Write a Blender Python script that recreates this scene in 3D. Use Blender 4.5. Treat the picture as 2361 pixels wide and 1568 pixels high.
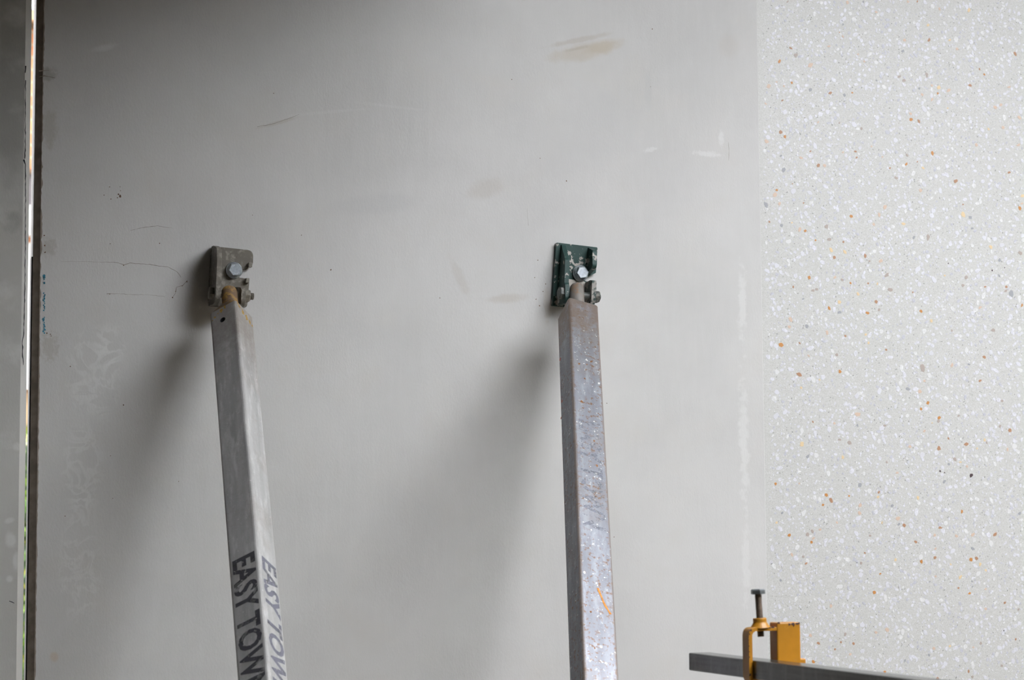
import bpy, bmesh, math, random
from mathutils import Vector, Matrix

for o in list(bpy.data.objects):
    bpy.data.objects.remove(o)
scene = bpy.context.scene
COL = scene.collection
random.seed(11)

# ------------------------------------------------------------------ camera
IW, IH, FPX = 2361.0, 1568.0, 5000.0
PSI, THETA, ROLL = math.radians(18.5), math.radians(5.3), math.radians(-0.37)
FWD = Vector((math.sin(PSI) * math.cos(THETA), math.cos(PSI) * math.cos(THETA), math.sin(THETA)))
_r0 = Vector((math.cos(PSI), -math.sin(PSI), 0.0))
_u0 = _r0.cross(FWD)
RIGHT = _r0 * math.cos(ROLL) + _u0 * math.sin(ROLL)
UP = -_r0 * math.sin(ROLL) + _u0 * math.cos(ROLL)
EYE = Vector((-1.57974, -4.72135, 1.55))
cam_data = bpy.data.cameras.new('camera')
cam = bpy.data.objects.new('camera', cam_data)
COL.objects.link(cam)
cam_data.sensor_fit = 'HORIZONTAL'
cam_data.sensor_width = 36.0
cam_data.lens = FPX / IW * 36.0
cam_data.clip_start, cam_data.clip_end = 0.05, 200.0
cam_data.dof.use_dof = True
cam_data.dof.focus_distance = 4.8
cam_data.dof.aperture_fstop = 6.3
m = Matrix.Identity(4)
for i in range(3):
    m[i][0], m[i][1], m[i][2], m[i][3] = RIGHT[i], UP[i], -FWD[i], EYE[i]
cam.matrix_world = m
scene.camera = cam

# ------------------------------------------------------------------ sky and exposure
world = bpy.data.worlds.new('overcast_sky')
scene.world = world
world.use_nodes = True
bg = world.node_tree.nodes['Background']
bg.inputs[0].default_value = (0.955, 0.97, 1.0, 1.0)
bg.inputs[1].default_value = 6.0
scene.view_settings.view_transform = 'Standard'
scene.view_settings.look = 'None'
scene.view_settings.exposure = 1.90
scene.view_settings.gamma = 1.0
scene.view_settings.use_curve_mapping = False


def wp(px, py, y=0.0):
    """The point of the plane y = const that lies behind a pixel of the photograph."""
    r = FWD + RIGHT * ((px - IW / 2) / FPX) - UP * ((py - IH / 2) / FPX)
    return EYE + r * ((y - EYE.y) / r.y)


# ------------------------------------------------------------------ material helpers
class NT:
    def __init__(self, name):
        self.m = bpy.data.materials.new(name)
        self.m.use_nodes = True
        self.t = self.m.node_tree
        self.bsdf = self.t.nodes['Principled BSDF']
        self.tc = self.t.nodes.new('ShaderNodeTexCoord')
        self.obj = self.tc.outputs['Object']

    def put(self, sock, v):
        if hasattr(v, 'node'):
            self.t.links.new(v, sock)
        else:
            if isinstance(v, (tuple, list)) and len(v) == 3 and sock.type == 'RGBA':
                v = (*v, 1.0)
            sock.default_value = v

    def mapping(self, vec=None, loc=(0, 0, 0), rot=(0, 0, 0), scale=(1, 1, 1), kind='POINT'):
        n = self.t.nodes.new('ShaderNodeMapping')
        n.vector_type = kind
        self.t.links.new(vec or self.obj, n.inputs[0])
        n.inputs['Location'].default_value = loc
        n.inputs['Rotation'].default_value = rot
        n.inputs['Scale'].default_value = scale
        return n.outputs[0]

    def noise(self, scale, detail=4.0, rough=0.55, vec=None, dist=0.0):
        n = self.t.nodes.new('ShaderNodeTexNoise')
        self.t.links.new(vec or self.obj, n.inputs['Vector'])
        n.inputs['Scale'].default_value = scale
        n.inputs['Detail'].default_value = detail
        n.inputs['Roughness'].default_value = rough
        n.inputs['Distortion'].default_value = dist
        return n.outputs[0]

    def ramp(self, fac, a, b, lo=0.0, hi=1.0):
        n = self.t.nodes.new('ShaderNodeMapRange')
        n.interpolation_type = 'SMOOTHSTEP'
        self.t.links.new(fac, n.inputs[0])
        n.inputs[1].default_value, n.inputs[2].default_value = a, b
        n.inputs[3].default_value, n.inputs[4].default_value = lo, hi
        return n.outputs[0]

    def math(self, op, a, b=0.0):
        n = self.t.nodes.new('ShaderNodeMath')
        n.operation = op
        self.put(n.inputs[0], a)
        self.put(n.inputs[1], b)
        return n.outputs[0]

    def mix(self, fac, a, b, blend='MIX'):
        n = self.t.nodes.new('ShaderNodeMix')
        n.data_type = 'RGBA'
        n.blend_type = blend
        self.put(n.inputs[0], fac)
        self.put(n.inputs[6], a)
        self.put(n.inputs[7], b)
        return n.outputs[2]

    def stain(self, cx, cz, rx, rz, ang=0.0, soft=0.35, nscale=12.0, namp=0.5):
        """Mask of an uneven patch lying on the wall face, ang in degrees (up to the right)."""
        v = self.mapping(None, (cx, 0, cz), (0, -math.radians(ang), 0), (rx, 1e3, rz), 'TEXTURE')
        l = self.t.nodes.new('ShaderNodeVectorMath')
        l.operation = 'LENGTH'
        self.t.links.new(v, l.inputs[0])
        n = self.noise(nscale, 3.0)
        d = self.math('ADD', l.outputs['Value'], self.math('MULTIPLY', self.math('SUBTRACT', n, 0.5), namp * 2))
        return self.ramp(d, 1.0, soft, 0.0, 1.0)

    def bump(self, height, dist, strength=1.0):
        n = self.t.nodes.new('ShaderNodeBump')
        n.inputs['Strength'].default_value = strength
        n.inputs['Distance'].default_value = dist
        self.t.links.new(height, n.inputs['Height'])
        self.t.links.new(n.outputs[0], self.bsdf.inputs['Normal'])

    def done(self, col, rough=0.6, metal=0.0, spec=0.5):
        self.put(self.bsdf.inputs['Base Color'], col)
        self.put(self.bsdf.inputs['Roughness'], rough)
        self.put(self.bsdf.inputs['Metallic'], metal)
        self.bsdf.inputs['Specular IOR Level'].default_value = spec
        return self.m


def plain(name, col, rough=0.6, metal=0.0, var=0.12, scale=60.0, spec=0.5):
    n = NT(name)
    f = n.noise(scale, 3.0)
    a = tuple(c * (1 - var) for c in col)
    b = tuple(min(1.0, c * (1 + var)) for c in col)
    return n.done(n.mix(n.ramp(f, 0.3, 0.7), a, b), rough, metal, spec)


def wall_stain(n, col, px, py, rx, ry, ang, tint, amount, **kw):
    p = wp(px, py)
    k = n.stain(p.x, p.z, rx * 0.001, ry * 0.001, ang, **kw)
    return n.mix(n.math('MULTIPLY', k, amount), col, tint)


def concrete(name, base, marks=()):
    n = NT(name)
    big = n.noise(1.7, 5.0, 0.6)
    mid = n.noise(7.0, 4.0, 0.6, None, 0.4)
    trow = n.noise(26.0, 3.0, 0.6, n.mapping(None, rot=(0, math.radians(40), 0), scale=(2.2, 1, 0.35)))
    fine = n.noise(260.0, 2.0, 0.6, n.mapping(None, rot=(0, math.radians(-35), 0), scale=(1, 1, 0.45)))
    dk = tuple(c * 0.90 for c in base)
    lt = tuple(c * 1.06 for c in base)
    col = n.mix(n.ramp(big, 0.3, 0.7), dk, lt)
    warm = (base[0] * 1.0, base[1] * 0.975, base[2] * 0.935)
    col = n.mix(n.ramp(mid, 0.45, 0.8, 0, 0.5), col, warm)
    col = n.mix(n.ramp(trow, 0.35, 0.8, 0, 0.25), col, lt)
    for mk in marks:
        col = wall_stain(n, col, *mk[:7], **(mk[7] if len(mk) > 7 else {}))
    # pin pores and grit
    grit = n.noise(420.0, 1.0, 0.5)
    col = n.mix(n.ramp(grit, 0.74, 0.80, 0, 0.35), col, tuple(c * 0.55 for c in base))
    h = n.math('ADD', n.math('MULTIPLY', trow, 0.5), n.math('MULTIPLY', fine, 0.5))
    n.bump(h, 0.0014, 0.45)
    return n, col


OCHRE, BROWN, PALE, GREY = (0.42, 0.36, 0.27), (0.36, 0.31, 0.25), (0.70, 0.70, 0.69), (0.44, 0.44, 0.44)
marks = [
    (1350, 118, 115, 26, 15, OCHRE, 0.42, dict(nscale=30)),
    (1392, 108, 62, 20, 15, OCHRE, 0.45, dict(nscale=40)),
    (1335, 92, 110, 9, 15, BROWN, 0.35, dict(nscale=40)),
    (1330, 112, 40, 6, 15, BROWN, 0.4, dict(nscale=40)),
    (1120, 435, 60, 30, 20, BROWN, 0.22, dict(nscale=30)),
    (870, 468, 130, 28, 8, GREY, 0.45, {}),
    (1170, 688, 70, 14, 5, BROWN, 0.3, dict(nscale=40)),
    (1495, 205, 14, 60, 0, GREY, 0.5, {}),
    (1680, 110, 40, 40, -60, BROWN, 0.15, {}),
    (1330, 300, 250, 120, 20, GREY, 0.3, {}),
    (1262, 700, 12, 60, 0, BROWN, 0.35, dict(nscale=60, namp=0.8)),
    (1060, 640, 16, 70, 25, BROWN, 0.2, dict(nscale=40)),
    (640, 283, 60, 6, 18, BROWN, 0.3, dict(nscale=60)),
    (760, 258, 120, 5, 8, PALE, 0.12, dict(nscale=60)),
    (900, 245, 110, 5, -3, PALE, 0.10, dict(nscale=60)),
    (115, 300, 22, 60, 0, (0.28, 0.25, 0.18), 0.3, dict(nscale=60, namp=0.9)),
    (112, 170, 20, 20, 0, (0.22, 0.2, 0.16), 0.4, dict(nscale=60, namp=0.9)),
    (112, 570, 22, 26, 0, (0.26, 0.23, 0.18), 0.3, dict(nscale=80, namp=0.9)),
    (115, 800, 24, 40, 0, (0.28, 0.24, 0.19), 0.3, dict(nscale=110, namp=1.0)),
    (240, 110, 40, 10, 15, PALE, 0.45, dict(nscale=40)),
    (1500, 345, 22, 7, 15, (0.66, 0.66, 0.655), 0.35, dict(nscale=120, namp=0.9)),
    (1630, 355, 46, 9, -3, (0.66, 0.66, 0.655), 0.4, dict(nscale=120, namp=0.9)),
    (1663, 318, 9, 26, 0, (0.66, 0.66, 0.655), 0.4, dict(nscale=120, namp=0.9)),
    (125, 1515, 12, 14, 0, (0.5, 0.36, 0.24), 0.4, {}),
    (1712, 700, 14, 110, 0, PALE, 0.3, dict(nscale=50, namp=1.1)),
    (1715, 1020, 16, 190, 0, PALE, 0.3, dict(nscale=50, namp=1.1)),
    (1720, 1300, 14, 120, 0, PALE, 0.25, dict(nscale=50, namp=1.1)),
]
nb, colb = concrete('cast_concrete', (0.512, 0.508, 0.502), marks)
# lime bloom: crinkled pale rings in a band by the joint
ring = nb.noise(15.0, 3.0, 0.6, None, 0.9)
ringm = nb.math('MULTIPLY', nb.ramp(ring, 0.44, 0.50), nb.ramp(ring, 0.57, 0.51))
for (px, py, rx, ry) in ((215, 860, 70, 130), (190, 1080, 60, 120), (185, 1300, 55, 190), (255, 800, 40, 60)):
    p = wp(px, py)
    band = nb.stain(p.x, p.z, rx * 0.001, ry * 0.001, 0, 0.5, 9.0, 0.4)
    colb = nb.mix(nb.math('MULTIPLY', nb.math('MULTIPLY', band, ringm), 0.25), colb, PALE)
M_CONC = nb.done(colb, 0.62, 0.0, 0.4)

nl, coll = concrete('weathered_concrete', (0.47, 0.468, 0.45), [
    (30, 180, 70, 260, 0, (0.25, 0.25, 0.23), 0.55, dict(nscale=9, namp=0.9)),
    (25, 510, 30, 30, 0, (0.28, 0.28, 0.26), 0.5, dict(nscale=30)),
    (25, 1245, 16, 22, 0, PALE, 0.5, dict(nscale=40)),
    (38, 1295, 10, 25, 0, PALE, 0.5, dict(nscale=40)),
    (22, 1335, 10, 10, 0, PALE, 0.5, {}),
    (22, 1200, 14, 8, 20, PALE, 0.4, {}),
    (40, 1030, 14, 14, 0, PALE, 0.4, {}),
])
blob = nl.noise(9.0, 4.0, 0.6)
coll = nl.mix(nl.ramp(blob, 0.5, 0.7, 0, 0.4), coll, PALE)
M_LEFT = nl.done(coll, 0.65, 0.0, 0.4)

nm_, colm = concrete('lit_edge_concrete', (0.60, 0.595, 0.57))
M_EDGE = nm_.done(colm, 0.7, 0.0, 0.3)  # lighter copy of the left panel concrete, light put into the colour

M_JOINT = plain('dimmed_joint_concrete', (0.07, 0.063, 0.062), 0.8, 0.0, 0.35, 25.0)  # panel concrete darkened so the outdoor light on the reveal looks dimmer
M_BEAD = plain('pale_bead', (0.10, 0.10, 0.095), 0.7)

nt_ = NT('terrazzo_matrix')
g1 = nt_.noise(500.0, 2.0, 0.7)
g2 = nt_.noise(170.0, 3.0, 0.6)
g3 = nt_.noise(3.0, 3.0, 0.6)
ct = nt_.mix(nt_.ramp(g1, 0.3, 0.7), (0.44, 0.44, 0.42), (0.56, 0.56, 0.55))
ct = nt_.mix(nt_.ramp(g2, 0.5, 0.75, 0, 0.6), ct, (0.60, 0.60, 0.605))
ct = nt_.mix(nt_.ramp(g3, 0.4, 0.7, 0, 0.25), ct, (0.47, 0.475, 0.455))
M_TERR = nt_.done(ct, 0.5, 0.0, 0.5)

CHIP = {}
for k, c in dict(w=(0.655, 0.655, 0.70), v=(0.68, 0.68, 0.68), l=(0.51, 0.515, 0.57), p=(0.62, 0.47, 0.37), o=(0.53, 0.24, 0.07),
                 b=(0.42, 0.235, 0.14), t=(0.41, 0.345, 0.31), g=(0.34, 0.345, 0.37), y=(0.71, 0.55, 0.33),
                 d=(0.075, 0.05, 0.055), s=(0.30, 0.30, 0.29), q=(0.625, 0.625, 0.665)).items():
    nn = NT('stone_' + {'w': 'white_quartz', 'v': 'white', 'l': 'lilac', 'p': 'peach', 'o': 'orange', 'b': 'brown', 't': 'tan',
                        'g': 'slate', 'y': 'cream', 'd': 'black', 's': 'sand', 'q': 'pale_quartz'}[k])
    f = nn.noise(140.0, 3.0)
    CHIP[k] = nn.done(nn.mix(nn.ramp(f, 0.3, 0.7), tuple(x * 0.82 for x in c), tuple(min(1, x * 1.02) for x in c)), 0.45)

# steel with wear; object z runs along the tube
def steel(name, light, dark, rust_amt, scuff_amt, warm=(0.33, 0.28, 0.24), metal=0.35, rough=0.48, half=None, top=None, grain=(1, 1, 0.12)):
    n = NT(name)
    long_ = n.noise(30.0, 4.0, 0.6, n.mapping(None, scale=grain))
    diag = n.noise(60.0, 4.0, 0.6, n.mapping(None, rot=(0.5, 0.6, 0.3), scale=(1, 1, 0.25)))
    patch = n.noise(9.0, 4.0, 0.6)
    col = n.mix(n.ramp(long_, 0.3, 0.7), dark, light)
    col = n.mix(n.ramp(diag, 0.48, 0.68, 0, 0.65), col, tuple(min(1, c * 1.3) for c in light))
    col = n.mix(n.ramp(patch, 0.5, 0.72, 0, 0.55), col, warm)
    sp = n.noise(150.0, 3.0, 0.65)
    col = n.mix(n.ramp(sp, 0.64, 0.70, 0, scuff_amt), col, (0.85, 0.84, 0.82))
    r1 = n.noise(110.0, 4.0, 0.7, n.mapping(None, loc=(3, 1, 7)))
    r2 = n.noise(14.0, 3.0, 0.6, n.mapping(None, loc=(5, 2, 1)))
    rm = n.math('MULTIPLY', n.ramp(r1, 0.53, 0.62), n.ramp(r2, 0.32, 0.58))
    col = n.mix(n.math('MULTIPLY', rm, rust_amt), col, (0.235, 0.135, 0.08))
    sx = n.t.nodes.new('ShaderNodeSeparateXYZ')
    n.t.links.new(n.obj, sx.inputs[0])
    if half:        # brown wear on the rounded arrises
        cm = n.math('MINIMUM', n.math('ABSOLUTE', sx.outputs[0]), n.math('ABSOLUTE', sx.outputs[1]))
        cm = n.math('ADD', cm, n.math('MULTIPLY', n.math('SUBTRACT', n.noise(60.0, 4.0, 0.7), 0.5), 0.012))
        col = n.mix(n.ramp(cm, half - 0.0075, half - 0.003, 0, rust_amt * 0.75), col, (0.30, 0.235, 0.20))
    if top:         # weathering that thickens towards the welded end
        tz = n.math('ADD', sx.outputs[2], n.math('MULTIPLY', n.math('SUBTRACT', n.noise(28.0, 5.0, 0.7), 0.5), top[1]))
        col = n.mix(n.ramp(tz, -top[0], 0.0, 0, top[3]), col, top[2])
    n.bump(sp, 0.0006, 0.4)
    return n, col, metal, rough

ns, cs_, me, ro = steel('galvanised_steel_grey', (0.49, 0.49, 0.485), (0.36, 0.36, 0.355), 0.12, 0.4, (0.33, 0.30, 0.275), 0.15, 0.5, 0.034, (0.24, 0.5, (0.23, 0.20, 0.175), 0.7))
M_TUBE_L = ns.done(cs_, ro, me)
ns, cs_, me, ro = steel('galvanised_steel_blue', (0.33, 0.345, 0.385), (0.25, 0.26, 0.295), 0.95, 1.0, (0.27, 0.24, 0.225), 0.6, 0.5, 0.0362, (0.16, 0.5, (0.24, 0.185, 0.15), 0.85))
M_TUBE_R = ns.done(cs_, ro, me)
ns, cs_, me, ro = steel('dull_bar_steel', (0.115, 0.115, 0.112), (0.075, 0.075, 0.073), 0.05, 0.10, (0.12, 0.118, 0.115), 0.85, 0.22, grain=(6, 0.15, 6))
M_BAR = ns.done(cs_, ro, me)
def chipped(name, paint, under, thr=(0.56, 0.62), scale=34.0, seed=0.0, rust=(0.10, 0.055, 0.035), rthr=(0.72, 0.76)):
    n = NT(name)
    a = n.noise(scale, 5.0, 0.65, n.mapping(None, loc=(seed, 2 * seed, seed)))
    b = n.noise(scale * 0.8, 5.0, 0.7, n.mapping(None, loc=(9 + seed, 4, 2)))
    v = n.noise(12.0, 3.0)
    col = n.mix(n.ramp(v, 0.3, 0.7), tuple(c * 0.85 for c in paint), tuple(min(1, c * 1.15) for c in paint))
    col = n.mix(n.ramp(a, thr[0], thr[1]), col, under)
    col = n.mix(n.ramp(b, rthr[0], rthr[1]), col, rust)
    n.bump(a, 0.0008, 0.5)
    return n, col

n, c = chipped('dirty_grey_paint', (0.135, 0.122, 0.10), (0.235, 0.22, 0.19), (0.50, 0.64), 75.0, 12.0, (0.065, 0.05, 0.038), (0.60, 0.70))
M_BR_GREY = n.done(c, 0.65)
n, c = chipped('worn_green_ear_paint', (0.030, 0.055, 0.05), (0.27, 0.255, 0.235), (0.46, 0.54), 60.0, 15.0)
M_EAR = n.done(c, 0.6)
n, c = chipped('dirty_green_bolt', (0.06, 0.068, 0.062), (0.17, 0.165, 0.15), (0.5, 0.6), 70.0, 18.0)
M_NUT_G = n.done(c, 0.55)
n, c = chipped('chipped_green_paint', (0.020, 0.052, 0.047), (0.36, 0.34, 0.31), (0.56, 0.60), 46.0, 1.0)
M_BR_GREEN = n.done(c, 0.5, 0.0, 0.25)
n, c = chipped('cement_splashed_steel', (0.34, 0.32, 0.29), (0.08, 0.10, 0.095), (0.60, 0.66), 60.0, 3.0)
M_CEMENT = n.done(c, 0.75)
n, c = chipped('yellow_paint', (0.40, 0.175, 0.010), (0.42, 0.20, 0.03), (0.6, 0.7), 40.0, 4.0, (0.07, 0.028, 0.018), (0.69, 0.71))
M_YELLOW = n.done(c, 0.42)
n, c = chipped('rusty_yellow_paint', (0.15, 0.095, 0.055), (0.34, 0.20, 0.05), (0.44, 0.60), 45.0, 6.0, (0.09, 0.055, 0.04), (0.62, 0.70))
M_RUSTY = n.done(c, 0.65)
n, c = chipped('rust_grey_steel', (0.20, 0.185, 0.17), (0.23, 0.16, 0.11), (0.5, 0.62), 60.0, 8.0)
M_SPIGOT = n.done(c, 0.6, 0.2)
M_ZINC = plain('zinc_plating', (0.55, 0.60, 0.65), 0.30, 0.85, 0.10, 200.0)
M_ZMARK = plain('zinc_marks_glint', (0.80, 0.84, 0.88), 0.35, 0.5, 0.05)  # raised marks, paler than the zinc: their glints put into colour
M_DARKSTEEL = plain('screw_thread_steel', (0.17, 0.13, 0.10), 0.45, 0.6, 0.25, 120.0)
M_HEADSTEEL = plain('screw_head_steel', (0.20, 0.215, 0.225), 0.40, 0.7, 0.15, 90.0)
M_NUT = plain('dirty_nut_steel', (0.21, 0.195, 0.165), 0.55, 0.3, 0.25, 120.0)
M_INK = None
def ink(name, col, thr):
    n = NT(name)
    f = n.noise(120.0, 4.0, 0.7, n.mapping(None, scale=(1, 1, 1)))
    g = n.noise(24.0, 3.0, 0.6)
    al = n.math('MULTIPLY', n.ramp(f, thr + 0.14, thr - 0.02), n.ramp(g, 0.78, 0.5))
    n.put(n.bsdf.inputs['Alpha'], al)
    return n.done(col, 0.6)
M_INK_A = ink('stencil_ink', (0.065, 0.065, 0.075), 0.56)
M_INK_B = ink('violet_grey_stencil_ink', (0.16, 0.16, 0.20), 0.56)
M_INK_C = ink('faded_stencil_ink', (0.22, 0.23, 0.28), 0.40)
M_ORANGE = plain('orange_crayon', (0.60, 0.24, 0.04), 0.7, 0.0, 0.2, 200.0)
M_RED = plain('red_paint_spot', (0.55, 0.09, 0.04), 0.6)
M_YPAINT = plain('old_yellow_paint', (0.37, 0.225, 0.045), 0.6, 0.0, 0.3, 200.0)
M_BLACK = plain('black_sealant_and_shade', (0.022, 0.022, 0.028), 0.7)  # sealant colour, also put in for shade in the joint and tube hole
M_CRACK = plain('dark_hairline_brown', (0.20, 0.175, 0.15), 0.9, 0.0, 0.3, 100.0)  # flat dark brown of the hairline cracks
M_GRIME = plain('brown_joint_grout', (0.26, 0.225, 0.19), 0.85, 0.0, 0.2, 40.0)
M_RUSTSPOT = plain('rust_spot', (0.14, 0.085, 0.05), 0.9)
M_BLUE = plain('blue_paint_trace', (0.03, 0.17, 0.26), 0.7, 0.0, 0.3, 200.0)
M_FLOOR = plain('grey_site_floor', (0.27, 0.24, 0.19), 0.85, 0.0, 0.15, 2.0)
M_CEIL = plain('dark_added_soffit', (0.06, 0.054, 0.04), 0.85, 0.0, 0.1, 3.0)
M_SIDE = plain('dark_added_wall', (0.10, 0.09, 0.07), 0.85, 0.0, 0.1, 3.0)
M_GROUND = plain('outdoor_ground', (0.34, 0.33, 0.29), 0.9, 0.0, 0.15, 0.7)


# ------------------------------------------------------------------ mesh helpers
def link_mesh(name, bm, mat, parent=None, smooth=False):
    me = bpy.data.meshes.new(name)
    bmesh.ops.recalc_face_normals(bm, faces=bm.faces[:])
    bm.to_mesh(me)
    bm.free()
    if smooth:
        for p in me.polygons:
            p.use_smooth = True
    for mm in (mat if isinstance(mat, (list, tuple)) else [mat]):
        me.materials.append(mm)
    o = bpy.data.objects.new(name, me)
    COL.objects.link(o)
    if parent:
        o.parent = parent
    return o


def tag(o, label=None, cat=None, group=None, kind=None):
    if label: o['label'] = label
    if cat: o['category'] = cat
    if group: o['group'] = group
    if kind: o['kind'] = kind
    return o


def empty(name, mat4, label, cat, group=None):
    o = bpy.data.objects.new(name, None)
    COL.objects.link(o)
    o.empty_display_size = 0.05
    o.matrix_world = mat4
    return tag(o, label, cat, group)


def box(bm, x0, x1, y0, y1, z0, z1, bev=0.0):
    r = bmesh.ops.create_cube(bm, size=1.0)
    for v in r['verts']:
        v.co = Vector((x0 + (v.co.x + .5) * (x1 - x0), y0 + (v.co.y + .5) * (y1 - y0), z0 + (v.co.z + .5) * (z1 - z0)))
    if bev:
        es = list({e for v in r['verts'] for e in v.link_edges})
        bmesh.ops.bevel(bm, geom=es, offset=bev, segments=2, profile=0.5, affect='EDGES', clamp_overlap=True)


def prism(bm, pts, axis, a, b, bev=0.0):
    """Extrude an outline: axis 'y' takes (x,z) points, 'x' takes (y,z), 'z' takes (x,y)."""
    def co(p, t):
        return {'y': (p[0], t, p[1]), 'x': (t, p[0], p[1]), 'z': (p[0], p[1], t)}[axis]
    va = [bm.verts.new(co(p, a)) for p in pts]
    vb = [bm.verts.new(co(p, b)) for p in pts]
    fs = [bm.faces.new(va), bm.faces.new(vb[::-1])]
    k = len(pts)
    for i in range(k):
        fs.append(bm.faces.new((va[i], vb[i], vb[(i + 1) % k], va[(i + 1) % k])))
    if bev:
        es = list({e for f in fs[:2] for e in f.edges})
        bmesh.ops.bevel(bm, geom=es, offset=bev, segments=2, profile=0.5, affect='EDGES', clamp_overlap=True)


def lathe(bm, prof, seg=32, mat4=None, cap=True):
    """prof: (radius, z) pairs turned about z."""
    rings = []
    for r, z in prof:
        rings.append([bm.verts.new((r * math.cos(2 * math.pi * i / seg), r * math.sin(2 * math.pi * i / seg), z)) for i in range(seg)])
    for a, b in zip(rings, rings[1:]):
        for i in range(seg):
            bm.faces.new((a[i], a[(i + 1) % seg], b[(i + 1) % seg], b[i]))
    if cap:
        bm.faces.new(rings[0][::-1])
        bm.faces.new(rings[-1])
    if mat4:
        for ring in rings:
            for v in ring:
                v.co = mat4 @ v.co


def hexa(r, ang=0.0, n=6):
    return [(r * math.cos(ang + 2 * math.pi * i / n), r * math.sin(ang + 2 * math.pi * i / n)) for i in range(n)]


def hex_head(bm, r, z0, z1, mat4=None, ang=0.0):
    """Hexagon with a chamfered crown, along z."""
    levels = [(hexa(r, ang), z0), (hexa(r, ang), z0 + (z1 - z0) * 0.78)]
    rings = [[bm.verts.new((x, y, z)) for x, y in pts] for pts, z in levels]
    rings.append([bm.verts.new((x * 0.86, y * 0.86, z1)) for x, y in hexa(r, ang)])
    for a, b in zip(rings, rings[1:]):
        for i in range(6):
            bm.faces.new((a[i], a[(i + 1) % 6], b[(i + 1) % 6], b[i]))
    bm.faces.new(rings[0][::-1]); bm.faces.new(rings[-1])
    if mat4:
        for ring in rings:
            for v in ring:
                v.co = mat4 @ v.co


def ribbon(pts, widths, y, jit=0.0):
    """Flat uneven strip on the wall face through px points; returns a bmesh with a hair of thickness."""
    bm = bmesh.new()
    P = [wp(*p) for p in pts]
    # subdivide
    Q, Wd = [], []
    for i in range(len(P) - 1):
        k = max(1, int((P[i + 1] - P[i]).length / 0.006))
        for j in range(k):
            t = j / k
            Q.append(P[i].lerp(P[i + 1], t)); Wd.append(widths[i] * (1 - t) + widths[i + 1] * t)
    Q.append(P[-1]); Wd.append(widths[-1])
    up, dn = [], []
    for i, q in enumerate(Q):
        a, b = Q[max(0, i - 1)], Q[min(len(Q) - 1, i + 1)]
        d = (b - a); d.y = 0; d.normalize()
        nrm = Vector((-d.z, 0, d.x))
        w = Wd[i] * 0.00038 * random.uniform(1 - jit, 1 + jit)
        off = nrm * random.uniform(-jit, jit) * 0.0012
        up.append(bm.verts.new(Vector((q.x, y, q.z)) + nrm * w + off))
        dn.append(bm.verts.new(Vector((q.x, y, q.z)) - nrm * w + off))
    for i in range(len(Q) - 1):
        bm.faces.new((up[i], up[i + 1], dn[i + 1], dn[i]))
    return bm


def splat(bm, c, r, n=9, depth=0.0004, stretch=1.0, ang=0.0):
    """Small raised irregular patch facing -y around point c."""
    ca, sa = math.cos(ang), math.sin(ang)
    top, bot = [], []
    for i in range(n):
        a = 2 * math.pi * i / n
        rr = r * random.uniform(0.55, 1.15)
        x, z = rr * math.cos(a) * stretch, rr * math.sin(a)
        x, z = x * ca - z * sa, x * sa + z * ca
        top.append(bm.verts.new((c.x + x, c.y - depth, c.z + z)))
        bot.append(bm.verts.new((c.x + x, c.y + 0.0003, c.z + z)))
    bm.faces.new(top)
    for i in range(n):
        bm.faces.new((top[i], bot[i], bot[(i + 1) % n], top[(i + 1) % n]))


# ------------------------------------------------------------------ the setting
ZT = 3.73            # soffit height
X_EDGE = wp(101, 0).x        # left edge of the long panel
X_TERR = 0.634               # where the exposed aggregate begins
X_JL = wp(57, 200).x         # right edge of the neighbouring panel
THK = 0.12

bm = bmesh.new()             # long panel: plan outline with chamfered, flared joint edge
cx = X_EDGE
prism(bm, [(cx, 0.0), (X_TERR - 0.0008, 0.0), (X_TERR, 0.0008), (X_TERR, THK), (cx + 0.012, THK),
           (cx - 0.0138, 0.070), (cx - 0.0138, 0.0138)], 'z', 0.0, ZT)
bmesh.ops.recalc_face_normals(bm, faces=bm.faces[:])
for f in bm.faces:
    f.normal_update()
    if f.normal.x < -0.3: f.material_index = 1  # left-facing joint faces take the dimmed colour
wall_back = tag(link_mesh('wall_back', bm, [M_CONC, M_JOINT]), 'smooth pale grey cast concrete panel carrying both props', 'wall', kind='structure')

bm = bmesh.new()
prism(bm, [(-3.3, 0.0), (X_JL, 0.0), (X_JL + 0.014, 0.013), (X_JL + 0.014, 0.04), (X_JL - 0.02, THK), (-3.3, THK)], 'z', 0.0, ZT)
for f in bm.faces: f.normal_update()
bmesh.ops.recalc_face_normals(bm, faces=bm.faces[:])
for f in bm.faces:
    if f.normal.x > 0.3: f.material_index = 1  # right-facing chamfer coloured lighter, as if lit
wall_left = tag(link_mesh('wall_left', bm, [M_LEFT, M_EDGE]), 'darker mottled concrete panel left of the open joint', 'wall', kind='structure')

bm = bmesh.new()
Y_T = 0.0010
prism(bm, [(X_TERR, Y_T), (3.4, Y_T), (3.4, THK), (X_TERR, THK)], 'z', 0.0, ZT)
wall_right = tag(link_mesh('wall_right', bm, M_TERR), 'pale terrazzo wall of ground exposed aggregate', 'wall', kind='structure')

def slab(name, dims, mat, label, cat):
    bm = bmesh.new()
    box(bm, *dims)
    return tag(link_mesh(name, bm, mat), label, cat, kind='structure')

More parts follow.
